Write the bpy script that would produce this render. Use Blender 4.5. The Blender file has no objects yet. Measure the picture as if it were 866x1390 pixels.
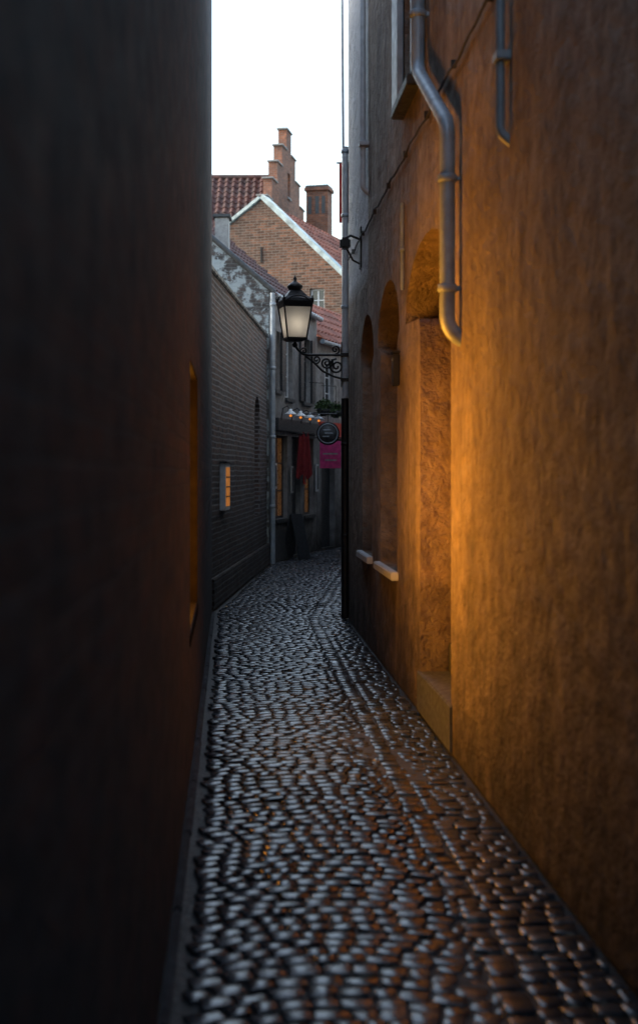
import bpy, bmesh, math, random
import numpy as np
from mathutils import Vector, Matrix
random.seed(7); rng=np.random.RandomState(5)
scene=bpy.context.scene
COL=scene.collection

# ------------------------------------------------------------------ materials
def newmat(name):
    m=bpy.data.materials.new(name); m.use_nodes=True
    nt=m.node_tree; nt.nodes.clear()
    out=nt.nodes.new('ShaderNodeOutputMaterial'); b=nt.nodes.new('ShaderNodeBsdfPrincipled')
    nt.links.new(b.outputs[0],out.inputs[0])
    return m,nt,b
def L(nt,a,b): nt.links.new(a,b)
def ramp(nt,fac,stops):
    r=nt.nodes.new('ShaderNodeValToRGB'); el=r.color_ramp.elements
    while len(el)<len(stops): el.new(0.5)
    for e,(p,c) in zip(el,stops):
        e.position=p; e.color=(c,c,c,1) if isinstance(c,(int,float)) else (*c,1)
    L(nt,fac,r.inputs[0]); return r.outputs[0]
def mixc(nt,fac,a,b,mode='MIX'):
    n=nt.nodes.new('ShaderNodeMix'); n.data_type='RGBA'; n.blend_type=mode
    for s,v in ((n.inputs[0],fac),(n.inputs[6],a),(n.inputs[7],b)):
        if hasattr(v,'is_output'): L(nt,v,s)
        elif isinstance(v,(int,float)): s.default_value=v
        else: s.default_value=(*v,1)
    return n.outputs[2]
def math_(nt,op,a,b=0.0,clamp=False):
    n=nt.nodes.new('ShaderNodeMath'); n.operation=op; n.use_clamp=clamp
    for s,v in ((n.inputs[0],a),(n.inputs[1],b)):
        if hasattr(v,'is_output'): L(nt,v,s)
        else: s.default_value=v
    return n.outputs[0]
def objco(nt):
    tc=nt.nodes.new('ShaderNodeTexCoord'); return tc.outputs['Object']
def bump(nt,h,dist,strength=1.0,normal=None):
    n=nt.nodes.new('ShaderNodeBump'); n.inputs['Distance'].default_value=dist; n.inputs['Strength'].default_value=strength
    L(nt,h,n.inputs['Height'])
    if normal is not None: L(nt,normal,n.inputs['Normal'])
    return n.outputs[0]
def noise(nt,co,scale,detail=4,rough=0.55):
    n=nt.nodes.new('ShaderNodeTexNoise'); n.inputs['Scale'].default_value=scale
    n.inputs['Detail'].default_value=detail; n.inputs['Roughness'].default_value=rough
    L(nt,co,n.inputs['Vector']); return n.outputs[0]

def simple(name,col,rough=0.6,metal=0.0,var=0.25,bumpd=0.002,nscale=14,emit=None,es=0.0,spec=0.4):
    m,nt,b=newmat(name); co=objco(nt); n1=noise(nt,co,nscale,5)
    dark=tuple(c*(1-var) for c in col); lite=tuple(min(1,c*(1+var)) for c in col)
    L(nt,ramp(nt,n1,[(0.3,dark),(0.7,lite)]),b.inputs['Base Color'])
    L(nt,ramp(nt,noise(nt,co,nscale*2.3,3),[(0.3,max(0,rough-.12)),(0.7,min(1,rough+.12))]),b.inputs['Roughness'])
    b.inputs['Metallic'].default_value=metal; b.inputs['Specular IOR Level'].default_value=spec
    if bumpd: L(nt,bump(nt,n1,bumpd),b.inputs['Normal'])
    if emit: b.inputs['Emission Color'].default_value=(*emit,1); b.inputs['Emission Strength'].default_value=es
    return m

def brick(name,c1,c2,mortar,patch=None,patch_amt=0.0,rough=0.8,pscale=0.9,base_shade=0.5,shade_h=2.0,bw=0.21,rh=0.068,bd=0.008,bias=0.0,white=None,wamt=0.5,ms=0.010):
    m,nt,b=newmat(name); co=objco(nt)
    sep=nt.nodes.new('ShaderNodeSeparateXYZ'); L(nt,co,sep.inputs[0])
    comb=nt.nodes.new('ShaderNodeCombineXYZ')
    L(nt,math_(nt,'ADD',sep.outputs[0],sep.outputs[2]),comb.inputs[0]); L(nt,sep.outputs[1],comb.inputs[1])
    nz=nt.nodes.new('ShaderNodeTexNoise'); nz.inputs['Scale'].default_value=1.7; L(nt,co,nz.inputs['Vector'])
    vm=nt.nodes.new('ShaderNodeVectorMath'); vm.operation='MULTIPLY_ADD'; vm.inputs[1].default_value=(0.04,0.04,0); L(nt,nz.outputs[1],vm.inputs[0]); L(nt,comb.outputs[0],vm.inputs[2])
    bt=nt.nodes.new('ShaderNodeTexBrick'); L(nt,vm.outputs[0],bt.inputs['Vector'])
    bt.inputs['Color1'].default_value=(0,0,0,1); bt.inputs['Color2'].default_value=(1,1,1,1); bt.inputs['Mortar'].default_value=(0.5,0.5,0.5,1)
    bt.inputs['Scale'].default_value=1; bt.inputs['Mortar Size'].default_value=ms; bt.inputs['Mortar Smooth'].default_value=0.25
    bt.inputs['Brick Width'].default_value=bw; bt.inputs['Row Height'].default_value=rh; bt.inputs['Bias'].default_value=bias
    n1=noise(nt,co,7,6,0.65); n2=noise(nt,co,pscale,5,0.6); n3=noise(nt,co,45,4,0.6)
    col=mixc(nt,bt.outputs['Color'],c1,c2)
    col=mixc(nt,ramp(nt,n1,[(0.35,0.0),(0.75,0.7)]),col,tuple(c*0.35 for c in c1))
    if patch: col=mixc(nt,ramp(nt,n2,[(0.48,0.0),(0.6,patch_amt)]),col,patch)
    col=mixc(nt,bt.outputs['Fac'],col,mortar)
    if white:
        n4=noise(nt,co,3.2,8,0.72)
        col=mixc(nt,ramp(nt,n4,[(1-wamt-0.03,0.0),(1-wamt+0.03,0.92)]),col,white)
    g=math_(nt,'MULTIPLY',sep.outputs[1],1.0/shade_h,True)
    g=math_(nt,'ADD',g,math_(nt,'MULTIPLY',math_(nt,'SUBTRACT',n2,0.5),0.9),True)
    col=mixc(nt,1.0,col,ramp(nt,g,[(0.0,1-base_shade),(0.8,1.0)]),'MULTIPLY')  # shade at the wall foot multiplied into the brick colour
    L(nt,col,b.inputs['Base Color'])
    L(nt,ramp(nt,n1,[(0.3,rough-0.2),(0.7,min(1,rough+.1))]),b.inputs['Roughness'])
    b.inputs['Specular IOR Level'].default_value=0.35
    h=math_(nt,'ADD',math_(nt,'MULTIPLY',bt.outputs['Fac'],-1.0),math_(nt,'MULTIPLY',n1,0.9))
    h=math_(nt,'ADD',h,math_(nt,'MULTIPLY',n3,0.25))
    h=math_(nt,'ADD',h,math_(nt,'MULTIPLY',bt.outputs['Color'],0.3))
    L(nt,bump(nt,h,bd),b.inputs['Normal'])
    return m

def plaster(name,base,dark,lite,white=None,rough=0.75,shade_h=1.4,bd=0.03):
    m,nt,b=newmat(name); co=objco(nt)
    sep=nt.nodes.new('ShaderNodeSeparateXYZ'); L(nt,co,sep.inputs[0])
    mp=nt.nodes.new('ShaderNodeMapping'); mp.inputs['Scale'].default_value=(3.0,0.5,1); L(nt,co,mp.inputs[0])
    st=noise(nt,mp.outputs[0],1.3,6,0.6)
    n1=noise(nt,co,1.1,6,0.6); n2=noise(nt,co,9,6,0.62); n3=noise(nt,co,42,5,0.6); n4=noise(nt,co,3.5,3,0.5)
    col=ramp(nt,n1,[(0.3,dark),(0.5,base),(0.72,lite)])
    col=mixc(nt,ramp(nt,n2,[(0.4,0.0),(0.75,0.55)]),col,tuple(c*0.4 for c in dark))
    col=mixc(nt,ramp(nt,st,[(0.42,0.0),(0.7,0.6)]),col,tuple(c*0.5 for c in dark))
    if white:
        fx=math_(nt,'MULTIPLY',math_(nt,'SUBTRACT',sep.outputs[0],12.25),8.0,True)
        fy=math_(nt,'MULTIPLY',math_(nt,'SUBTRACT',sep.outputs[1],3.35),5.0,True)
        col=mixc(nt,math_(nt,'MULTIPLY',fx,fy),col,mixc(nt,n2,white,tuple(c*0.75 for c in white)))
    g=math_(nt,'ADD',math_(nt,'MULTIPLY',sep.outputs[1],1.0/shade_h),math_(nt,'MULTIPLY',math_(nt,'SUBTRACT',n4,0.5),1.0),True)
    col=mixc(nt,1.0,col,ramp(nt,g,[(0.0,0.12),(0.85,1.0)]),'MULTIPLY')  # plaster dims towards the ground, shade put into its colour
    L(nt,col,b.inputs['Base Color'])
    L(nt,ramp(nt,n2,[(0.3,rough-.2),(0.7,rough+.15)]),b.inputs['Roughness'])
    b.inputs['Specular IOR Level'].default_value=0.35
    h=math_(nt,'ADD',math_(nt,'MULTIPLY',n4,1.0),math_(nt,'MULTIPLY',n2,0.7))
    h=math_(nt,'ADD',h,math_(nt,'MULTIPLY',n3,0.28))
    L(nt,bump(nt,h,bd),b.inputs['Normal'])
    return m

def tilemat(name,c1,c2,rough=0.7,tw=0.22,th=0.3):
    m,nt,b=newmat(name); co=objco(nt)
    mp=nt.nodes.new('ShaderNodeMapping'); mp.inputs['Scale'].default_value=(1/tw,1/th,0); L(nt,co,mp.inputs[0])
    fl=nt.nodes.new('ShaderNodeVectorMath'); fl.operation='FLOOR'; L(nt,mp.outputs[0],fl.inputs[0])
    wn=nt.nodes.new('ShaderNodeTexWhiteNoise'); L(nt,fl.outputs[0],wn.inputs[0])
    n1=noise(nt,co,2,6,.6)
    col=mixc(nt,wn.outputs[0],c1,c2)
    col=mixc(nt,ramp(nt,n1,[(0.45,0.0),(0.7,0.65)]),col,(0.05,0.05,0.045))
    L(nt,col,b.inputs['Base Color']); b.inputs['Roughness'].default_value=rough
    L(nt,bump(nt,noise(nt,co,25,4),0.006),b.inputs['Normal'])
    return m

M_ochre=plaster('ochre_plaster',(0.34,0.265,0.205),(0.22,0.17,0.14),(0.45,0.365,0.295),white=(0.66,0.67,0.70),bd=0.12,shade_h=1.5)
M_whitewash=plaster('whitewashed_render',(0.28,0.28,0.28),(0.16,0.16,0.165),(0.38,0.38,0.375),bd=0.012)
M_brick_near=brick('dark_brick',(0.028,0.042,0.064),(0.048,0.062,0.085),(0.045,0.06,0.08),patch=(0.12,0.06,0.062),patch_amt=0.6,pscale=5.0,base_shade=0.45,bd=0.02,ms=0.006)
M_brick_wall=brick('old_brick',(0.060,0.048,0.050),(0.20,0.12,0.10),(0.22,0.23,0.25),patch=(0.050,0.058,0.07),patch_amt=0.6,base_shade=0.75,shade_h=3.6,bd=0.026,ms=0.012)
M_brick_gable=brick('brown_brick',(0.075,0.035,0.022),(0.27,0.125,0.075),(0.16,0.13,0.11),patch=(0.065,0.045,0.037),patch_amt=0.65,base_shade=0.1,ms=0.010,bd=0.020)
M_brick_orange=brick('orange_brick',(0.19,0.062,0.032),(0.45,0.17,0.085),(0.21,0.16,0.13),patch=(0.12,0.06,0.042),patch_amt=0.6,base_shade=0.0,ms=0.009,bd=0.020)
M_brick_peel=brick('peeling_whitewashed_brick',(0.06,0.058,0.062),(0.12,0.10,0.095),(0.10,0.11,0.115),base_shade=0.2,white=(0.34,0.41,0.45),wamt=0.50,bd=0.018)
M_tile_red=tilemat('red_pantile',(0.22,0.065,0.040),(0.36,0.14,0.09))
M_tile_dark=tilemat('dark_pantile',(0.065,0.028,0.025),(0.13,0.06,0.048))
M_stone=simple('pale_stone',(0.32,0.32,0.31),0.75,var=0.25,bumpd=0.004)
M_kerb=simple('worn_kerb_stone',(0.030,0.033,0.040),0.85,var=0.5,bumpd=0.010,nscale=9,spec=0.2)
M_dstone=simple('dark_blue_stone',(0.05,0.055,0.06),0.5,var=0.4,bumpd=0.006)
M_coping=simple('whitened_coping',(0.36,0.44,0.45),0.7,var=0.4,nscale=5)
M_zinc=simple('zinc_pipe',(0.32,0.38,0.44),0.42,metal=0.15,var=0.25,nscale=8)
M_whitepaint=simple('white_paint',(0.55,0.59,0.63),0.5,var=0.15)
M_black=simple('black_iron',(0.02,0.02,0.022),0.4,metal=0.3,var=0.3)
M_absorb=simple('glow_absorber',(0.004,0.003,0.003),0.95,var=0.3,spec=0.02)  # made-up near-black that stops window reveal and sill catching the glow
M_cable=simple('cable_rubber',(0.05,0.05,0.05),0.6)
M_wood=simple('ochre_painted_wood',(0.32,0.19,0.08),0.55,var=0.25,nscale=6)
M_dwood=simple('dark_painted_wood',(0.03,0.034,0.04),0.45,var=0.3)
M_glassd=simple('dark_window_glass',(0.02,0.025,0.03),0.12,var=0.1,bumpd=0.0,spec=0.8)
M_magenta=simple('magenta_sign_paint',(0.62,0.05,0.22),0.6)
M_red=simple('red_sign_paint',(0.55,0.06,0.04),0.6)
M_maroon=simple('maroon_fabric',(0.20,0.02,0.025),0.9)
M_soil=simple('jointing_sand',(0.018,0.019,0.022),0.55,var=0.4,nscale=30,bumpd=0.010)
M_leaf=simple('leaves',(0.05,0.09,0.03),0.6,var=0.5,nscale=20)
M_amber=simple('amber_lit_pane',(0.6,0.3,0.1),0.5,emit=(1.0,0.38,0.035),es=24.0,bumpd=0)
M_amber2=simple('amber_bulb',(0.5,0.2,0.05),0.5,emit=(1.0,0.30,0.04),es=0.9,bumpd=0)
M_menu=simple('lit_menu_paper',(0.4,0.22,0.08),0.6,emit=(1.0,0.33,0.05),es=0.28,var=0.7,nscale=9,bumpd=0)
M_shoplit=simple('dim_lit_shop_glass',(0.1,0.06,0.03),0.3,emit=(1.0,0.42,0.12),es=0.04,var=0.7,nscale=5,bumpd=0)
M_bulb=simple('lantern_bulb',(0.8,0.8,0.8),0.4,emit=(1.0,0.86,0.66),es=6.0,bumpd=0)
M_bulbw=simple('white_glass_globe',(0.75,0.8,0.85),0.3,bumpd=0)
def lampglass():
    m,nt,b=newmat('frosted_lantern_glass'); co=objco(nt)
    out=[n for n in nt.nodes if n.type=='OUTPUT_MATERIAL'][0]
    b.inputs['Roughness'].default_value=0.25
    L(nt,ramp(nt,noise(nt,co,12,4),[(0.3,(0.55,0.52,0.48)),(0.7,(0.75,0.73,0.69))]),b.inputs['Base Color'])
    tr=nt.nodes.new('ShaderNodeBsdfTranslucent'); tr.inputs[0].default_value=(0.85,0.82,0.78,1)
    mx=nt.nodes.new('ShaderNodeMixShader'); mx.inputs[0].default_value=0.7
    L(nt,b.outputs[0],mx.inputs[1]); L(nt,tr.outputs[0],mx.inputs[2]); L(nt,mx.outputs[0],out.inputs[0]); return m
M_lampglass=lampglass()

def cobmat():
    m,nt,b=newmat('wet_granite_setts'); co=objco(nt)
    geo=nt.nodes.new('ShaderNodeNewGeometry')
    n1=noise(nt,co,38,5,.6); n2=noise(nt,co,1.6,4,.6); n3=noise(nt,co,16,2,.5)
    col=ramp(nt,geo.outputs['Random Per Island'],[(0.0,(0.012,0.016,0.023)),(0.6,(0.028,0.035,0.046)),(1.0,(0.060,0.070,0.085))])
    col=mixc(nt,ramp(nt,n1,[(0.35,0.0),(0.7,0.6)]),col,(0.011,0.014,0.019))
    L(nt,col,b.inputs['Base Color'])
    r=math_(nt,'ADD',ramp(nt,n2,[(0.38,0.09),(0.62,0.17)]),math_(nt,'MULTIPLY',geo.outputs['Random Per Island'],0.10))
    r=math_(nt,'ADD',r,math_(nt,'MULTIPLY',math_(nt,'SUBTRACT',n1,0.5),0.3),True)
    L(nt,r,b.inputs['Roughness']); b.inputs['Specular IOR Level'].default_value=1.0
    h=math_(nt,'ADD',math_(nt,'MULTIPLY',n1,0.6),n3)
    L(nt,bump(nt,h,0.0022),b.inputs['Normal'])
    return m
M_cob=cobmat()

# ------------------------------------------------------------------ geometry helpers
def frame(o,d,z0=0.0):
    d=Vector((d[0],d[1],0)).normalized(); up=Vector((0,0,1)); n=d.cross(up)
    M=Matrix.Identity(4)
    for i in range(3):
        M[i][0]=d[i]; M[i][1]=up[i]; M[i][2]=n[i]
    M[0][3],M[1][3],M[2][3]=o[0],o[1],z0
    return M
def addobj(name,me,M=None,mat=None,smooth=False):
    o=bpy.data.objects.new(name,me); COL.objects.link(o)
    if M is not None: o.matrix_world=M
    if mat: me.materials.clear(); me.materials.append(mat)
    if smooth:
        for p in me.polygons: p.use_smooth=True
    return o
def group(name,parts,loc=None):
    e=bpy.data.objects.new(name,None); COL.objects.link(e)
    if loc is None and parts: loc=parts[0].matrix_world.translation
    e.location=loc; e.empty_display_size=0.2
    bpy.context.view_layer.update()
    for p in parts:
        mw=p.matrix_world.copy(); p.parent=e; p.matrix_parent_inverse=e.matrix_world.inverted(); p.matrix_world=mw
    return e
def from_curve(name,cu,M,mat,smooth=False):
    o=bpy.data.objects.new('tmp',cu); COL.objects.link(o)
    bpy.context.view_layer.update()
    me=bpy.data.meshes.new_from_object(o.evaluated_get(bpy.context.evaluated_depsgraph_get()))
    bpy.data.objects.remove(o)
    return addobj(name,me,M,mat,smooth)
def panel(name,M,outline,holes,z0,z1,mat):
    cu=bpy.data.curves.new(name,'CURVE'); cu.dimensions='2D'; cu.fill_mode='BOTH'; cu.extrude=abs(z1-z0)/2
    for poly in [outline]+list(holes):
        s=cu.splines.new('POLY'); s.points.add(len(poly)-1)
        for p,q in zip(s.points,poly): p.co=(q[0],q[1],0,1)
        s.use_cyclic_u=True
    o=from_curve(name,cu,M,mat)
    o.data.transform(Matrix.Translation((0,0,(z0+z1)/2)))
    return o
def rect(a,b,c,d): return [(a,c),(b,c),(b,d),(a,d)]
def box(name,M,x0,x1,y0,y1,z0,z1,mat,bev=0.004):
    bm=bmesh.new(); bmesh.ops.create_cube(bm,size=1)
    for v in bm.verts:
        v.co=Vector(((x0+x1)/2+v.co.x*(x1-x0),(y0+y1)/2+v.co.y*(y1-y0),(z0+z1)/2+v.co.z*(z1-z0)))
    if bev>0: bmesh.ops.bevel(bm,geom=bm.edges[:],offset=bev,segments=2,affect='EDGES')
    me=bpy.data.meshes.new(name); bm.to_mesh(me); bm.free()
    return addobj(name,me,M,mat)
def tube(name,M,pts,r,mat,res=6,cyclic=False):
    cu=bpy.data.curves.new(name,'CURVE'); cu.dimensions='3D'; cu.bevel_depth=r; cu.bevel_resolution=res; cu.use_fill_caps=True
    s=cu.splines.new('POLY'); s.points.add(len(pts)-1)
    for p,q in zip(s.points,pts): p.co=(*q,1)
    s.use_cyclic_u=cyclic
    return from_curve(name,cu,M,mat,True)
def round_path(pts,rad=0.06,n=5):
    out=[Vector(pts[0])]
    for i in range(1,len(pts)-1):
        a,b,c=Vector(pts[i-1]),Vector(pts[i]),Vector(pts[i+1])
        p=b+(a-b).normalized()*rad; q=b+(c-b).normalized()*rad
        for k in range(n+1):
            t=k/n; out.append(p*(1-t)**2+b*2*t*(1-t)+q*t*t)
    out.append(Vector(pts[-1])); return [tuple(v) for v in out]
def lathe(name,M,prof,mat,n=24,rot=0,smooth=True):
    bm=bmesh.new(); rings=[]
    for r,z in prof:
        rings.append([bm.verts.new((r*math.cos(2*math.pi*i/n+rot),r*math.sin(2*math.pi*i/n+rot),z)) for i in range(n)])
    for a,b in zip(rings,rings[1:]):
        for i in range(n): bm.faces.new((a[i],a[(i+1)%n],b[(i+1)%n],b[i]))
    bm.faces.new(rings[0][::-1]); bm.faces.new(rings[-1])
    me=bpy.data.meshes.new(name); bm.to_mesh(me); bm.free()
    return addobj(name,me,M,mat,smooth)
def roof(name,o,u,v,mat,tw=0.22,th=0.3,amp=0.035):
    o,u,v=Vector(o),Vector(u),Vector(v); U,V=u.length,v.length
    ux=u.normalized(); vx=(v-ux*v.dot(ux)); vx.normalize(); nx=ux.cross(vx)
    if nx.z<0: nx=-nx
    M=Matrix.Identity(4)
    for i in range(3): M[i][0]=ux[i]; M[i][1]=vx[i]; M[i][2]=nx[i]; M[i][3]=o[i]
    V2=v.dot(vx); sk=v.dot(ux)/V2
    nu=int(U/tw*6)+1; rows=int(V2/th)+1
    vs=[];fs=[]; k=nu+1
    for r in range(rows):
        for e in (0,1):
            y=min(V2,(r+e*0.999)*th)
            for i in range(nu+1):
                x=U*i/nu; ph=(x/tw)%1.0
                z=amp*math.sin(ph*2*math.pi)+ (0.035 if e==0 else 0.0)
                vs.append((x+sk*y,y,z))
    for r in range(rows*2-1):
        for i in range(nu):
            a=r*k+i; fs.append((a,a+1,a+1+k,a+k))
    me=bpy.data.meshes.new(name); me.from_pydata(vs,[],fs); me.update()
    return addobj(name,me,M,mat)
def window(M,x0,x1,y0,y1,depth,side,frame_mat,glass_mat,mx=2,my=3,fw=0.045):
    s=side; parts=[]
    d0,d1=depth*s,(depth+0.05)*s
    za,zb=min(d0,d1),max(d0,d1)
    P=lambda n,a,b,c,d: parts.append(box(n,M,a,b,c,d,za,zb,frame_mat,0.004))
    P('frame_side',x0,x0+fw,y0,y1); P('frame_side',x1-fw,x1,y0,y1)
    P('frame_rail',x0+fw,x1-fw,y0,y0+fw); P('frame_rail',x0+fw,x1-fw,y1-fw,y1)
    for i in range(1,mx):
        x=x0+(x1-x0)*i/mx; parts.append(box('mullion',M,x-0.018,x+0.018,y0+fw,y1-fw,za+0.006,zb-0.006,frame_mat,0.003))
    for i in range(1,my):
        y=y0+(y1-y0)*i/my; parts.append(box('glazing_bar',M,x0+fw,x1-fw,y-0.012,y+0.012,za+0.010,zb-0.010,frame_mat,0.002))
    zg=(za+zb)/2
    parts.append(box('glass_pane',M,x0+fw*.5,x1-fw*.5,y0+fw*.5,y1-fw*.5,zg-0.004,zg+0.004,glass_mat,0))
    return parts

RO=(1.227,0.0); RD=(-0.063,1.0)
LO=(-0.212,0.0); LD=(-0.0665,1.0)
FR=frame(RO,RD); FL=frame(LO,LD)

# ================================================================== RIGHT HOUSE (ochre plaster)
def arch_hole(a0,a1,y0,sp,c,hw,rise,n=14):
    pts=[(a0,y0),(a1,y0),(a1,sp-0.10)]
    pts+= [(a1+0.05,sp-0.04)] if c+hw>a1+0.06 else []
    for i in range(n+1):
        t=math.pi*i/n; pts.append((c+hw*math.cos(t),sp+rise*math.sin(t)))
    pts+= [(a0-0.05,sp-0.04)] if c-hw<a0-0.06 else []
    pts.append((a0,sp-0.10)); return pts
holes=[arch_hole(7.58,8.85,0.27,2.66,8.58,1.03,0.47),
       arch_hole(10.10,11.25,0.84,2.66,10.72,0.76,0.47),
       arch_hole(11.95,12.85,0.84,2.64,12.42,0.60,0.42),
       rect(8.95,9.65,4.25,5.6), rect(4.2,5.2,4.1,5.6)]
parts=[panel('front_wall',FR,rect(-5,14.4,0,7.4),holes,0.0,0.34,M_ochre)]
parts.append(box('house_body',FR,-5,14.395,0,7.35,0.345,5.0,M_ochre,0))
parts.append(panel('door_leaf',FR,arch_hole(7.56,8.87,0.27,2.66,8.58,1.05,0.49),[],0.24,0.29,M_wood))
for i in range(6):
    x=7.62+i*0.205; parts.append(box('door_plank',FR,x,x+0.19,0.5,2.45,0.222,0.239,M_wood,0.005))
parts.append(box('door_threshold',FR,7.54,8.93,0.0,0.272,-0.012,0.30,M_dstone,0.008))
parts.append(box('door_kickboard',FR,7.585,8.845,0.274,0.46,0.19,0.221,M_dwood,0.004))
for (a,b,c,hw,sp,rs) in ((10.10,11.25,10.72,0.76,2.66,0.47),(11.95,12.85,12.42,0.60,2.64,0.42)):
    parts.append(panel('arch_infill',FR,arch_hole(a-.02,b+.02,2.55,sp,c,hw+0.02,rs+0.02),[],0.20,0.30,M_ochre))
    parts+=window(FR,a+0.0,b-0.0,0.86,2.54,0.20,1,M_wood,M_glassd)
    parts.append(box('window_sill',FR,a-0.06,b+0.08,0.775,0.838,-0.055,0.20,M_whitepaint,0.008))
parts+=window(FR,8.95,9.65,4.25,5.6,0.10,1,M_whitepaint,M_glassd)
parts.append(box('upper_window_sill',FR,8.85,9.75,4.17,4.245,-0.09,0.1,M_dstone,0.008))
parts.append(box('shutter',FR,9.66,10.0,4.26,5.6,-0.055,-0.01,M_zinc,0.006))
parts.append(box('shutter',FR,8.60,8.94,4.26,5.6,-0.055,-0.01,M_zinc,0.006))
parts+=window(FR,4.2,5.2,4.1,5.6,0.10,1,M_whitepaint,M_glassd)
group('plaster_house',parts)
px=-0.07
pp=[tube('pipe',FR,round_path([(8.45,7.3,px),(8.45,4.14,px),(7.28,3.50,px),(7.28,2.36,px),(7.28,2.30,0.06)],0.09),0.043,M_zinc)]
for (x,y) in ((8.45,4.5),(7.28,3.2),(7.28,2.6),(8.45,6.0)):
    pp.append(lathe('pipe_collar',FR@Matrix.Translation((x,y,px))@Matrix.Rotation(math.radians(-90),4,'X'),[(0.050,-0.02),(0.054,-0.015),(0.054,0.015),(0.050,0.02)],M_zinc))
    pp.append(box('pipe_bracket',FR,x-0.012,x+0.012,y-0.012,y+0.012,px+0.03,0.02,M_zinc,0.002))
group('drain_pipe',pp)
pp=[tube('pipe',FR,round_path([(5.98,7.3,-0.04),(5.98,3.12,-0.04),(5.98,3.06,0.03)],0.03),0.022,M_zinc)]
pp.append(box('pipe_clamp',FR,5.93,6.03,3.44,3.48,-0.066,0.01,M_zinc,0.004))
group('drain_pipe',pp)
pp=[tube('pipe',FR,round_path([(12.3,7.3,-0.05),(12.3,4.22,-0.05),(12.3,4.15,0.03)],0.03),0.026,M_whitepaint)]
pp.append(box('pipe_clamp',FR,12.24,12.36,4.6,4.64,-0.085,0.01,M_whitepaint,0.004))
group('drain_pipe',pp)
pp=[tube('conduit',FR,[(9.68,2.92,-0.015),(9.68,3.55,-0.015)],0.014,M_zinc),box('conduit_clip',FR,9.65,9.71,3.2,3.22,-0.034,0.01,M_zinc,0.002)]
group('wall_conduit',pp)
cab=[]
for i in range(60):
    s=5.0+i*(14.3-5.0)/59; cab.append((s,3.86+0.012*math.sin(s*5)+0.01*math.sin(s*11),-0.016))
parts=[tube('cable',FR,cab,0.008,M_cable)]
for i in range(9): 
    s=5.3+i*1.05; parts.append(box('cable_clip',FR,s-.01,s+.01,3.84,3.885,-0.03,0.005,M_cable,0.002))
group('wall_cable',parts)
parts=[box('body',FR,9.93,10.05,2.24,2.48,-0.05,0.0,M_black,0.008),box('hood',FR,9.91,10.07,2.482,2.50,-0.06,0.0,M_black,0.004),
       box('slot',FR,9.95,10.03,2.43,2.445,-0.053,-0.048,M_zinc,0.001)]
group('letter_box',parts)
parts=[tube('arm',FR,[(13.0,3.86,0),(13.0,3.9,-0.10),(12.95,3.86,-0.17)],0.012,M_black),
       tube('hook',FR,[(13.0,3.62,0),(13.0,3.66,-0.08),(12.97,3.80,-0.16)],0.010,M_black),
       box('lamp_head',FR,12.90,13.02,3.76,3.87,-0.21,-0.11,M_black,0.02),
       box('mounting_plate',FR,12.93,13.07,3.58,3.98,-0.015,0.002,M_black,0.004)]
group('wall_spotlight',parts)

# ================================================================== corner downpipe + farther right house
FC=frame((0.285,14.55),(1,0))
pp=[tube('pipe',FC,[(0,2.38,0),(0,5.15,0)],0.036,M_whitepaint),tube('upper_pipe',FC,[(-0.02,5.1,0),(-0.035,7.2,0)],0.014,M_whitepaint)]
for y in (0.9,1.9,2.6,3.4,4.4,5.1): pp.append(lathe('pipe_collar',FC@Matrix.Translation((0,y,0))@Matrix.Rotation(math.radians(-90),4,'X'),[(0.040,-0.02),(0.046,-0.012),(0.046,0.012),(0.040,0.02)],M_zinc if y>2.4 else M_black))
pp.append(tube('cast_iron_shoe',FC,[(0,0.0,0),(0,2.4,0)],0.042,M_black))
group('drain_pipe',pp)
FR2=frame((0.30,14.45),(0.075,1.0))
pts=[panel('side_wall',FR2,rect(0,8.6,0,6.9),[rect(1.5,2.4,0.1,2.2),rect(3.5,4.5,3.2,4.6)],0.02,0.3,M_whitewash),
     box('house_body',FR2,0.0,8.55,0,6.85,0.305,5,M_whitewash,0)]
pts+=window(FR2,3.5,4.5,3.2,4.6,0.12,1,M_whitepaint,M_glassd)
pts.append(box('door_leaf',FR2,1.5,2.4,0.1,2.2,0.15,0.2,M_dwood,0.004))
group('corner_house',pts)
parts=[box('banner_cloth',FR2,1.3,1.33,4.55,5.25,-0.16,0.0,M_maroon,0.004),tube('rod',FR2,[(1.315,5.26,0.03),(1.315,5.26,-0.19)],0.01,M_black)]
group('hanging_banner',parts)
FR3=frame((0.95,23.1),(0.30,1.0))
pts=[panel('side_wall',FR3,rect(0,9,0,6.0),[rect(1.0,2.0,0.0,2.1)],0,0.3,M_whitewash),box('body',FR3,0,9,0,5.9,0.305,5,M_whitewash,0),box('door_leaf',FR3,1.0,2.0,0,2.1,0.1,0.15,M_dwood,0.003)]
group('terraced_house',pts)

# ================================================================== LEFT HOUSE near (dark brick)
wx0,wx1,wy0,wy1=7.0,8.6,0.75,2.2
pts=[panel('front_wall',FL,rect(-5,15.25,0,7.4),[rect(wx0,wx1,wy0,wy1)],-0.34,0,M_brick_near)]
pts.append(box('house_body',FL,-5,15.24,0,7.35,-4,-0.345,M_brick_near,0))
pts+=window(FL,wx0,wx1,wy0,wy1,0.24,-1,M_dwood,M_amber,mx=4,my=3,fw=0.05)
pts.append(box('glow_baffle',FL,wx1-0.02,wx1-0.001,wy0+0.001,wy1-0.001,-0.239,0.0,M_absorb,0.002))  # black baffles added around the opening to keep its reveal from glowing
pts.append(box('glow_baffle',FL,wx0+0.001,wx0+0.02,wy0+0.001,wy1-0.001,-0.239,0.0,M_absorb,0.002))
pts.append(box('glow_baffle',FL,wx0+0.021,wx1-0.021,wy0+0.001,wy0+0.012,-0.239,-0.002,M_absorb,0.002))
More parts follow.
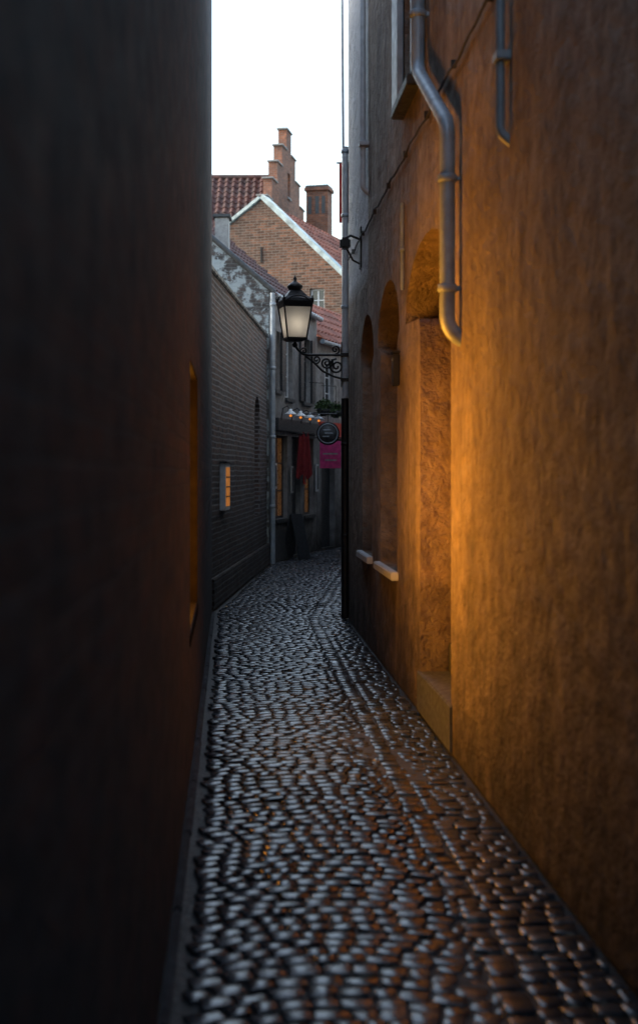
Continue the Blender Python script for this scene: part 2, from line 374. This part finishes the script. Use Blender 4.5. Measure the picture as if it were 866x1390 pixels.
pts.append(box('glow_baffle',FL,wx0+0.021,wx1-0.021,wy1-0.012,wy1-0.001,-0.239,-0.002,M_absorb,0.002))
pts.append(box('window_sill',FL,wx0-.05,wx1+.05,wy0-0.07,wy0-.003,-0.1,0.004,M_absorb,0.003))
group('brick_house',pts)
kb=[]
s=1.0
while s<15.0:
    l=0.9+random.random()*0.3
    kb.append(box('kerb_stone',FL,s,min(s+l-0.012,15.2),-0.05,0.008+random.random()*0.006,0.003,0.034+random.random()*0.006,M_kerb,0.008)); s+=l
group('kerb',kb)

# ================================================================== LEFT brick garden wall
LW0=(-1.262,15.25); LW1=(-0.905,23.1); LWd=(LW1[0]-LW0[0],LW1[1]-LW0[1]); LWl=math.hypot(*LWd)
FW=frame(LW0,LWd)
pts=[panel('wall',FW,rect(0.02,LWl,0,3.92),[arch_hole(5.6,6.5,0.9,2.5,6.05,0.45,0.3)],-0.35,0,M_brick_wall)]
pts.append(box('niche_back',FW,5.5,6.6,0.8,2.9,-0.22,-0.12,M_brick_wall,0))
pts.append(box('plinth',FW,0.03,LWl,0,0.36,0.002,0.06,M_brick_wall,0.01))
n=26
for i in range(n):
    a=0.03+i*(LWl-0.03)/n; pts.append(box('coping_brick',FW,a,a+(LWl-0.03)/n-0.01,3.922,3.98+random.random()*0.012,-0.38,0.03,M_dstone,0.012))
group('brick_wall',pts)
pts=[box('case',FW,1.05,1.55,1.12,1.70,0.0,0.07,M_whitepaint,0.008),
     box('lit_menu',FW,1.10,1.50,1.17,1.65,0.071,0.074,M_menu,0),
     box('case_roof',FW,1.02,1.58,1.702,1.725,0.0,0.09,M_dwood,0.004)]
for y in (1.29,1.41,1.53): pts.append(box('case_bar',FW,1.1,1.5,y-.008,y+.008,0.0745,0.08,M_dwood,0.001))
group('menu_display_case',pts)

# ================================================================== House 1
H0=(-0.86,23.15); H1=(-0.045,27.0); Hd=(H1[0]-H0[0],H1[1]-H0[1]); Hl=math.hypot(*Hd)
FH=frame(H0,Hd); FG=frame((-0.87,23.15),(1,0))
pts=[panel('gable_end',FG,[(-6.2,0),(0,0),(0,4.78),(-3.1,7.5),(-6.2,4.78)],[],-0.25,0,M_brick_peel)]
holes=[rect(0.35,0.75,3.05,4.1),rect(1.2,1.75,2.95,4.2),rect(2.6,3.3,2.95,4.2),rect(0.45,1.35,0.75,2.25),rect(1.7,2.45,0.02,2.25),rect(2.75,3.6,0.75,2.25)]
pts.append(panel('shop_front',FH,rect(0.01,Hl,0,4.75),holes,-0.25,0,M_whitewash))
for i,h in enumerate(holes):
    x0,y0=h[0]; x1,y1=h[2]
    if i==4: pts.append(box('door_leaf',FH,x0,x1,y0,y1,-0.14,-0.1,M_dwood,0.004))
    else: pts+=window(FH,x0,x1,y0,y1,0.08,-1,M_dwood if i!=1 else M_whitepaint,M_glassd if i<3 else M_shoplit)
    if i!=4: pts.append(box('sill',FH,x0-.05,x1+.05,y0-0.07,y0-0.003,-0.1,0.05,M_dstone,0.005))
    if i in (0,2):
        for a in (x0-0.30,x1+0.02): pts.append(box('shutter',FH,a,a+0.28,y0,y1,0.004,0.045,M_dwood,0.005))
pts.append(box('dado',FH,0.01,1.69,0,0.55,0.001,0.03,M_dstone,0.003))
pts.append(box('shop_fascia',FH,0.3,3.75,2.33,2.55,0.001,0.09,M_dwood,0.006))
for (a,b,c,d_,m_) in ((0.12,0.32,1.3,1.75,M_whitepaint),(1.45,1.62,1.2,1.7,M_stone),(2.52,2.68,1.35,1.8,M_red),(3.65,3.85,1.2,1.75,M_whitepaint)):
    pts.append(box('notice_frame',FH,a,b,c,d_,0.032,0.06,m_,0.003)); pts.append(box('notice_sheet',FH,a+.03,b-.03,c+.04,d_-.04,0.0605,0.062,M_dstone,0))
ev=Vector((H0[0]-0.02,H0[1]-0.03,4.74)); uu=Vector((Hd[0],Hd[1],0)); left=Vector((-Hd[1],Hd[0],0)).normalized()
pts.append(roof('roof_slope',ev-left*0.12+Vector((0,0,-0.1)),uu,left*3.2+Vector((0,0,2.78)),M_tile_dark))
pts.append(tube('verge',FG,[(0.1,4.72,0.02),(-3.1,7.52,0.02)],0.045,M_dstone,res=2))
pts.append(tube('gutter',FH,[(0.0,4.68,0.09),(Hl,4.68,0.09)],0.05,M_zinc))
pts.append(box('chimney_stack',FG,-0.98,-0.74,5.0,6.12,-0.9,-0.5,M_stone,0.01))
pts.append(box('chimney_cap',FG,-1.02,-0.70,6.122,6.18,-0.94,-0.46,M_dstone,0.01))
group('shop_house',pts)
pp=[tube('pipe',FH,[(-0.05,0,0.07),(-0.05,4.7,0.07)],0.045,M_zinc)]
for y in (1,2.2,3.4,4.5): pp.append(lathe('pipe_collar',FH@Matrix.Translation((-0.05,y,0.07))@Matrix.Rotation(math.radians(-90),4,'X'),[(0.05,-0.03),(0.055,0),(0.05,0.03)],M_zinc))
group('drain_pipe',pp)
for k,(x,dz) in enumerate(((0.5,0),(1.3,0),(2.1,0),(2.9,0))):
    Mx=FH@Matrix.Translation((x,2.66,0.26))@Matrix.Rotation(math.radians(90),4,'X')
    g=[lathe('enamel_shade',Mx,[(0.02,-0.05),(0.03,-0.02),(0.08,0.02),(0.12,0.045),(0.118,0.05)],M_bulbw,n=20),
       lathe('bulb',Mx@Matrix.Translation((0,0,0.055)),[(0.01,-0.003),(0.025,0.01),(0.025,0.025),(0.01,0.035)],M_amber2,n=12),
       tube('arm',FH,[(x,2.50,0.085),(x,2.72,0.12),(x,2.76,0.20),(x,2.70,0.26)],0.009,M_black)]
    group('wall_lamp',g)

# ================================================================== House 2
K0=(-0.045,27.0); K1=(1.5,31.6); Kd=(K1[0]-K0[0],K1[1]-K0[1]); Kl=math.hypot(*Kd); FK=frame(K0,Kd)
holes=[rect(0.5,1.1,2.9,3.9),rect(1.9,2.6,2.9,3.9),rect(0.3,1.2,0.02,2.2),rect(1.7,2.9,0.7,2.2)]
pts=[panel('front_wall',FK,rect(0.01,Kl,0,4.35),holes,-0.25,0,M_whitewash)]
for i,h in enumerate(holes):
    x0,y0=h[0]; x1,y1=h[2]
    if i==2: pts.append(box('door_leaf',FK,x0,x1,y0,y1,-0.16,-0.12,M_dwood,0.004))
    else: pts+=window(FK,x0,x1,y0,y1,0.08,-1,M_whitepaint,M_glassd if i<2 else M_shoplit)
kl=Vector((-Kd[1],Kd[0],0)).normalized()
pts.append(roof('roof_slope',Vector((K0[0],K0[1],4.25))-kl*0.15,Vector((Kd[0],Kd[1],0)),kl*1.2+Vector((0,0,1.1)),M_tile_red))
pts.append(tube('gutter',FK,[(0.0,4.24,0.12),(Kl,4.24,0.12)],0.05,M_zinc))
pts.append(box('red_fascia',FK,0.1,3.2,2.3,2.62,0.002,0.06,M_red,0.004))
pts.append(panel('end_wall',frame((-0.06,27.05),kl.to_2d()),[(0.1,0),(1.3,0),(1.3,5.3),(0.1,4.2)],[],-0.05,0,M_whitewash))
group('terraced_house',pts)
FE=frame((-0.5,32.2),(1,-0.1))
pts=[panel('front_wall',FE,rect(0,7,0,4.4),[rect(1.0,1.8,0,2.1),rect(2.2,3.0,0.8,2.1),rect(0.9,1.8,2.9,4.0)],-0.3,0,M_whitewash)]
pts+=window(FE,2.2,3.0,0.8,2.1,0.1,-1,M_whitepaint,M_glassd)+window(FE,0.9,1.8,2.9,4.0,0.1,-1,M_whitepaint,M_glassd)
pts.append(box('door_leaf',FE,1.0,1.8,0,2.1,-0.2,-0.15,M_dwood,0.004))
pts.append(roof('roof_slope',(-0.6,32.05,4.35),(7,-0.7,0),(0.1,1.2,1.0),M_tile_red))
group('end_house',pts)

# shop things
FD=frame((0.165,24.5),(1,0))
pts=[lathe('disc',FD@Matrix.Translation((0,2.30,0)),[(0.20,-0.02),(0.215,-0.012),(0.215,0.012),(0.20,0.02)],M_black,n=40),
     lathe('painted_face',FD@Matrix.Translation((0,2.30,0.021)),[(0.155,0.0),(0.155,0.004)],M_dstone,n=40),
     tube('rim_ring',FD,[(0.178*math.cos(a*math.pi/16),2.30+0.178*math.sin(a*math.pi/16),0.024) for a in range(32)],0.006,M_zinc,res=2,cyclic=True),
     tube('arm',FD,[(-0.7,2.66,0),(0.16,2.66,0)],0.014,M_black),
     tube('hanger',FD,[(0,2.66,0),(0,2.51,0)],0.008,M_black)]
for i,(a,b) in enumerate(((-.09,.05),(-.06,.09),(-.10,.02))):
    pts.append(box('lettering',FD,a,b,2.36-i*0.06,2.375-i*0.06,0.0255,0.029,M_zinc,0))
group('hanging_sign',pts)
FS=frame((0.235,25.2),(1,0))
pts=[box('board',FS,-0.22,0.18,1.66,2.18,-0.015,0.015,M_magenta,0.004),box('board_frame',FS,-0.24,0.20,2.182,2.21,-0.02,0.02,M_black,0.003),tube('arm',FS,[(-0.9,2.24,0),(0.22,2.24,0)],0.012,M_black),tube('bar',FS,[(-0.1,2.24,0),(-0.1,2.2,0)],0.008,M_black),tube('bar',FS,[(0.1,2.24,0),(0.1,2.2,0)],0.008,M_black)]
for i,(a,b) in enumerate(((-.16,.12),(-.12,.10))):
    pts.append(box('lettering',FS,a,b,1.92-i*0.12,1.95-i*0.12,0.0155,0.018,M_stone,0))
group('shop_sign',pts)
FM=frame((-0.28,24.9),(1,0.2))
bm=bmesh.new()
w=12
vs=[]
for j in range(10):
    for i in range(w+1):
        x=-0.15+0.3*i/w; y=2.3-0.8*j/9-0.05*math.sin(i*0.9); z=0.03*math.sin(i*1.3)*(0.4+j/9)
        vs.append(bm.verts.new((x*(0.6+0.05*j),y,z)))
for j in range(9):
    for i in range(w): bm.faces.new((vs[j*(w+1)+i],vs[j*(w+1)+i+1],vs[(j+1)*(w+1)+i+1],vs[(j+1)*(w+1)+i]))
me=bpy.data.meshes.new('cloth'); bm.to_mesh(me); bm.free()
group('hanging_garment',[addobj('cloth',me,FM,M_maroon,True),tube('hanger_rail',FM,[(-0.3,2.31,0),(0.2,2.31,0)],0.01,M_black)])
FA=frame((-0.42,24.3),(0.5,0.9))
pA=[]
for s_ in (1,-1):
    Mx=FA@Matrix.Translation((0,0.82,0))@Matrix.Rotation(s_*math.radians(13),4,'X')
    pA.append(box('leaf',Mx,-0.2,0.2,-0.83,0,-0.012,0.012,M_dwood,0.004))
    pA.append(box('chalk_face',Mx,-0.16,0.16,-0.70,-0.05,s_*0.013-0.001,s_*0.013+0.001,M_dstone,0))
group('a_board_sign',pA)
def plant(name,c,r,n):
    vs=[];fs=[]
    for i in range(n):
        d=Vector(rng.normal(size=3)); d.normalize(); rr=r*(0.35+0.75*rng.rand())
        p=Vector(c)+Vector((d.x*rr,d.y*rr,d.z*rr*0.8-(0.12*rng.rand()**2)))
        a=Vector(rng.normal(size=3)).normalized()*0.035; b_=Vector(rng.normal(size=3)).normalized()*0.022
        k=len(vs); vs+= [p-a,p+b_,p+a,p-b_]; fs.append((k,k+1,k+2,k+3))
    me=bpy.data.meshes.new('foliage'); me.from_pydata([tuple(v) for v in vs],[],fs)
    o=addobj('foliage',me,None,M_leaf)
    pot=lathe('basket',Matrix.Translation((c[0],c[1],c[2]-r*0.8)),[(0.05,-0.08),(0.12,0.0),(0.13,0.06)],M_dwood,n=14)
    ch=tube('chain',Matrix.Identity(4),[(c[0],c[1],c[2]-0.05),(c[0],c[1],c[2]+0.42),(c[0]-0.28,c[1]+0.1,c[2]+0.44)],0.007,M_black)
    group(name,[pot,o,ch])
plant('hanging_flower_basket',(0.09,25.6,2.88),0.17,420)
plant('hanging_flower_basket',(0.33,25.9,2.84),0.15,380)

# ================================================================== big brick gable house
th=math.atan(0.36); gx=Vector((math.cos(th),-math.sin(th))); rd=Vector((math.sin(th),math.cos(th)))
GO=(-1.51,35.0); FGB=frame(GO,gx)
ol=[(-3.6,0),(5.2,0),(5.2,8.75-5.2*.95),(0,8.75),(-3.6,8.75-3.6*.68)]
pts=[panel('gable_wall',FGB,ol,[rect(1.35,1.75,5.75,6.35),rect(0.1,0.5,4.9,5.6)],-0.35,0,M_brick_gable)]
pts+=window(FGB,1.35,1.75,5.75,6.35,0.1,-1,M_whitepaint,M_glassd,2,2)
pts+=window(FGB,0.1,0.5,4.9,5.6,0.1,-1,M_dwood,M_glassd,2,2)
def strip(name,M,a,b,w,z0,z1,mat):
    a,b=Vector(a),Vector(b); d=(b-a).normalized(); n=Vector((-d.y,d.x)); 
    if n.y<0:n=-n
    return panel(name,M,[tuple(a-n*w*.4),tuple(b-n*w*.4),tuple(b+n*w*.6),tuple(a+n*w*.6)],[],z0,z1,mat)
pts.append(strip('coping',FGB,(0.0,8.83),(5.25,8.83-5.25*.95),0.12,-0.4,0.06,M_coping))
pts.append(strip('coping_back',FGB,(-0.05,8.80),(-3.65,8.80-3.6*.68),0.08,-0.4,0.06,M_coping))
for (x,y) in ((0.0,7.3),(2.4,5.2),(-1.2,6.2)):
    pts.append(box('wall_anchor',FGB,x-.02,x+.02,y-.2,y+.2,0.001,0.03,M_black,0.004))
r3=Vector((rd.x,rd.y,0)); g3=Vector((gx.x,gx.y,0))
rid=Vector((GO[0],GO[1],8.72))
eR=rid+g3*5.2-Vector((0,0,5.2*.95))
pts.append(roof('roof_slope_right',eR+r3*0.35,r3*9,rid-eR,M_tile_red,tw=0.24,th=0.32,amp=0.04))
eL=rid-g3*3.6-Vector((0,0,3.6*.68))
pts.append(roof('roof_slope_left',eL+r3*0.35,r3*9,rid-eL,M_tile_dark))
group('brick_gable_house',pts)

# ================================================================== stepped-gable house
SG=frame((-1.13,50.0),(0.17,0.985))
hs=[(0.45,14.35),(1.3,13.55),(2.2,12.75),(3.1,11.95),(4.0,11.15)]
prof=[(-4.0,4.0)]
for i in range(len(hs)-1,-1,-1):
    s_,z_=hs[i]
    if i<len(hs)-1: prof.append((-s_,hs[i+1][1]))
    prof.append((-s_,z_))
for i in range(len(hs)):
    s_,z_=hs[i]; prof.append((s_,z_))
    if i<len(hs)-1: prof.append((s_,hs[i+1][1]))
prof.append((4.0,4.0))
pts=[panel('stepped_gable',SG,prof,[rect(-0.22,0.22,11.9,12.8)],-0.32,0.0,M_brick_orange)]
for i,(s_,z_) in enumerate(hs):
    if i==0: pts.append(box('step_coping',SG,-s_-.05,s_+.05,z_+.002,z_+.07,-0.37,0.05,M_stone,0.01))
    else:
        q=hs[i-1][0]
        pts.append(box('step_coping',SG,q+.01,s_+.05,z_+.002,z_+.06,-0.37,0.05,M_stone,0.01)); pts.append(box('step_coping',SG,-s_-.05,-q-.01,z_+.002,z_+.06,-0.37,0.05,M_stone,0.01))
pts.append(box('niche_frame',SG,-0.3,0.3,11.8,11.88,0.001,0.05,M_stone,0.01))
pts.append(roof('roof_slope',(-10,46.6,9.3),(8.35,0,0),(0,3.4,3.35),M_tile_dark,tw=0.26,th=0.34,amp=0.05))
pts.append(roof('roof_slope_back',(-10,53.4,9.3),(8.35,0,0),(0,-3.4,3.35),M_tile_dark,tw=0.26,th=0.34,amp=0.05))
pts.append(tube('ridge_tiles',Matrix.Identity(4),[(-10,50,12.66),(-1.5,50,12.66)],0.1,M_tile_dark,res=3))
pts.append(box('front_wall',frame((-10,46.8),(1,0)),0,8.3,0,9.25,-6.5,0,M_brick_orange,0))
group('stepped_gable_house',pts)
CH=frame((-0.07,49.0),(1,-0.25))
pts=[box('stack',CH,-0.42,0.40,5,11.95,-0.7,0,M_brick_orange,0.01),box('stack_rim',CH,-0.48,0.46,11.952,12.08,-0.76,0.06,M_brick_orange,0.01),box('stack_cap',CH,-0.44,0.42,12.082,12.16,-0.72,0.02,M_dstone,0.01)]
for a in (-0.28,0.0,0.24): pts.append(box('niche_shade',CH,a-.07,a+.07,11.1,11.75,0.001,0.008,M_dstone,0))  # thin dark plates on the face, painted shade in place of recesses
group('chimney_stack',pts)

# ================================================================== street lantern
bx,by,bz=-0.262,14.55,3.06
T=Matrix.Translation((bx,by,bz))@Matrix.Rotation(math.radians(14),4,'Z')
r2=math.sqrt(2); q=math.pi/4
pts=[lathe('glass_body',T,[(0.105*r2*.97,0.005),(0.155*r2*.97,0.365)],M_lampglass,n=4,rot=q,smooth=False)]
pts.append(lathe('bulb',T@Matrix.Translation((0,0,0.15)),[(0.01,-0.05),(0.03,-0.03),(0.038,0),(0.03,0.03),(0.015,0.07)],M_bulb,n=14))
for sx in (-1,1):
    for sy in (-1,1):
        pts.append(tube('corner_bar',T,[(0.106*sx,0.106*sy,0.0),(0.157*sx,0.157*sy,0.37)],0.009,M_black,res=3))
pts.append(lathe('bottom_rim',T,[(0.07*r2,-0.04),(0.115*r2,-0.018),(0.115*r2,0.002)],M_black,n=4,rot=q,smooth=False))
pts.append(lathe('top_rim',T,[(0.154*r2,0.33),(0.168*r2,0.375),(0.172*r2,0.395),(0.15*r2,0.405)],M_black,n=4,rot=q,smooth=False))
pts.append(lathe('roof',T,[(0.165*r2,0.400),(0.15*r2,0.425),(0.11*r2,0.455),(0.075*r2,0.50),(0.06*r2,0.52)],M_black,n=4,rot=q,smooth=False))
pts.append(lathe('chimney',T,[(0.062,0.515),(0.07,0.53),(0.088,0.555),(0.088,0.57),(0.06,0.595),(0.03,0.615),(0.014,0.63),(0.022,0.648),(0.012,0.665),(0.003,0.69)],M_black,n=20))
for sx in (-1,1):
    for sy in (-1,1):
        pts.append(lathe('crown_finial',T@Matrix.Translation((0.158*sx,0.158*sy,0.395)),[(0.012,0),(0.02,0.02),(0.008,0.035),(0.012,0.045),(0.002,0.06)],M_black,n=8))
for a in range(4):
    R=T@Matrix.Rotation(a*math.pi/2,4,'Z')
    pts.append(tube('crown_scroll',R,[(-0.13,-0.168,0.40),(-0.07,-0.168,0.435),(0,-0.168,0.45),(0.07,-0.168,0.435),(0.13,-0.168,0.40)],0.007,M_black,res=3))
FBk=frame((bx,by),(1,0))
W=0.285-bx
def spiral(cx,cy,r0,r1,a0,turns,n=26):
    return [(cx+(r0+(r1-r0)*i/n)*math.cos(a0+turns*2*math.pi*i/n),cy+(r0+(r1-r0)*i/n)*math.sin(a0+turns*2*math.pi*i/n),0) for i in range(n+1)]
pts.append(tube('stem',FBk,round_path([(0,bz-0.03,0),(0,bz-0.10,0),(0.10,2.875,0),(W+0.05,2.875,0)],0.06),0.014,M_black,res=4))
pts.append(lathe('stem_knob',Matrix.Translation((bx,by,bz-0.075)),[(0.012,-0.03),(0.03,-0.012),(0.03,0.012),(0.012,0.03)],M_black,n=12))
pts.append(tube('lower_brace',FBk,[(0.12,2.86,0),(0.2,2.80,0),(0.30,2.70,0),(0.42,2.64,0),(W+0.02,2.60,0)],0.012,M_black,res=3))
pts.append(tube('scroll',FBk,spiral(0.235,2.825,0.052,0.008,2.6,1.6),0.010,M_black,res=3))
pts.append(tube('scroll',FBk,spiral(0.345,2.79,0.07,0.010,0.6,-1.8),0.011,M_black,res=3))
pts.append(tube('scroll',FBk,spiral(0.455,2.75,0.085,0.012,1.6,1.8),0.011,M_black,res=3))
pts.append(tube('scroll',FBk,spiral(0.10,2.92,0.045,0.008,-1.2,-1.5),0.009,M_black,res=3))
pts.append(tube('scroll',FBk,spiral(0.44,2.935,0.05,0.008,-1.57,1.4),0.009,M_black,res=3))
pts.append(box('wall_plate',FBk,W-0.045,W-0.036,2.52,3.02,-0.03,0.03,M_black,0.003))
pts.append(box('clamp',FBk,W-0.05,W+0.06,2.855,2.895,-0.05,0.05,M_black,0.004))
pts.append(box('clamp',FBk,W-0.05,W+0.06,2.585,2.62,-0.05,0.05,M_black,0.004))
group('street_lamp',pts,(bx,by,bz))

# ================================================================== ground + cobbles
me=bpy.data.meshes.new('ground'); me.from_pydata([(-150,-60,-0.016),(150,-60,-0.016),(150,260,-0.016),(-150,260,-0.016)],[],[(0,1,2,3)])
addobj('ground',me,None,M_soil)
def interp(d,tab):
    for (a,x),(b,y) in zip(tab,tab[1:]):
        if d<=b: return x+(y-x)*(d-a)/(b-a)
    return tab[-1][1]
LT=[(-4,-0.212+.266),(15.2,-1.223),(23.1,-0.905),(27,-0.045),(31.6,1.5),(34,2.3)]
RT=[(-4,1.227+.252),(14.4,0.32),(23.1,0.97),(32,3.6),(34,4.2)]
V=[];F=[];SM=[]
us=np.array([-1,-0.97,-0.88,0.0,0.88,0.97,1.0]); G=len(us)
def sett(cx,cy,w,l,ang,z):
    tx,ty=rng.normal(0,0.022),rng.normal(0.0,0.032); ca,sa=math.cos(ang),math.sin(ang)
    dx=rng.uniform(-.10,.10,4)
    base=len(V); dome=rng.uniform(0.000,0.0022)
    cr=rng.uniform(0.01,0.10,4)
    for j,v in enumerate(us):
        for i,u in enumerate(us):
            c_=cr[(0 if u<0 else 1)+(0 if v<0 else 2)]
            k=1-c_*(u*u)*(v*v)
            x=u*k*w/2*(1+dx[0]*v); y=v*k*l/2*(1+dx[1]*u)
            edge=max(abs(u),abs(v))
            h=z+dome*(1-(u*u+v*v)*0.9)+tx*x+ty*y
            if edge>0.98: h=-0.020+min(0,z)
            elif edge>0.9: h-=0.0016
            V.append((cx+x*ca-y*sa,cy+x*sa+y*ca,h))
    for j in range(G-1):
        for i in range(G-1):
            a=base+j*G+i; F.append((a,a+1,a+1+G,a+G)); SM.append(0<i<G-2 and 0<j<G-2)
d=0.9
while d<33.5:
    rl=0.078+0.018*rng.rand()
    l,r=interp(d,LT)+ (0.060 if d<15 else 0.07),interp(d,RT)-0.02
    slope=(interp(d+.3,LT)+interp(d+.3,RT)-interp(d-.3,LT)-interp(d-.3,RT))/1.2
    ax=-math.atan(slope)
    gut=l+(r-l)*0.74
    x=l+rng.rand()*0.05
    while x<r-0.03:
        w=rng.uniform(0.068,0.118)
        if x<gut-0.06 and x+w>gut-0.045: w=max(0.05,gut-0.055-x)
        if abs(x-(gut-0.055))<0.012 : 
            x=gut+0.055; continue
        if x+w>r: w=r-x
        if w>0.035:
            c=x+w/2
            t=((c-l)/(gut-l))*2-1 if c<gut else 0
            cy=d+ (0.15*(1-t*t) if c<gut else 0.0)+rng.normal(0,0.003)
            a=ax+ (math.atan(-0.30*t/((gut-l)/2)) *0.7 if c<gut else 0)
            zz=rng.normal(0,0.0022)-0.010*math.exp(-((c-gut)/0.18)**2)+0.005*math.sin(c*5+d*2.1)+0.005*math.sin(d*1.3+c*2)
            sett(c,cy,w-0.004,rl-0.004,a+rng.normal(0,0.035),zz)
        x+=w
    d+=rl
d=0.9
while d<33.5:
    l,r=interp(d,LT)+(0.060 if d<15 else 0.07),interp(d,RT)-0.02
    gut=l+(r-l)*0.74; ln=rng.uniform(0.08,0.13)
    slope=(interp(d+.3,LT)+interp(d+.3,RT)-interp(d-.3,LT)-interp(d-.3,RT))/1.2
    sett(gut+rng.normal(0,.004),d+ln/2,rng.uniform(.09,.105),ln-0.006,-math.atan(slope)+rng.normal(0,.03),-0.010+rng.normal(0,0.003)); d+=ln
me=bpy.data.meshes.new('cobblestone_pavement'); me.from_pydata(V,[],F); me.update()
me.polygons.foreach_set('use_smooth',np.array(SM,dtype=bool)); me.update()
addobj('cobblestone_pavement',me,None,M_cob,False)

# ================================================================== world, sun, camera
SE,SR=20,-82
w=bpy.data.worlds.new("World"); scene.world=w; w.use_nodes=True
nt=w.node_tree; nt.nodes.clear()
out=nt.nodes.new('ShaderNodeOutputWorld'); bg=nt.nodes.new('ShaderNodeBackground'); sk=nt.nodes.new('ShaderNodeTexSky')
sk.sky_type='NISHITA'; sk.sun_disc=False; sk.sun_elevation=math.radians(SE); sk.sun_rotation=math.radians(SR)
sk.dust_density=4; sk.air_density=1.5; sk.ozone_density=3
hs_=nt.nodes.new('ShaderNodeHueSaturation'); hs_.inputs['Saturation'].default_value=0.72
nt.links.new(sk.outputs[0],hs_.inputs['Color']); nt.links.new(hs_.outputs[0],bg.inputs[0])
bg.inputs[1].default_value=0.68; nt.links.new(bg.outputs[0],out.inputs[0])
sd=bpy.data.lights.new('sun','SUN'); sd.energy=0.8; sd.angle=math.radians(12); sd.color=(1,0.80,0.60)
so=bpy.data.objects.new('sun',sd); COL.objects.link(so)
az=math.radians(SR); el=math.radians(SE)
dirv=Vector((math.sin(az)*math.cos(el),math.cos(az)*math.cos(el),math.sin(el)))
so.rotation_euler=dirv.to_track_quat('Z','Y').to_euler(); so.location=dirv*60

cd=bpy.data.cameras.new('camera'); cam=bpy.data.objects.new('camera',cd); COL.objects.link(cam)
cam.location=(0,0,1.6); cam.rotation_euler=(math.radians(90),0,0)
cd.sensor_fit='VERTICAL'; cd.sensor_height=36; cd.sensor_width=36; cd.lens=36*1805/1390
cd.shift_y=-55/1390; cd.clip_start=0.05; cd.clip_end=600
cd.dof.use_dof=True; cd.dof.focus_distance=15; cd.dof.aperture_fstop=2.0
scene.camera=cam
scene.view_settings.view_transform='Standard'; scene.view_settings.look='None'; scene.view_settings.exposure=0
print('setts',len(V)//49)
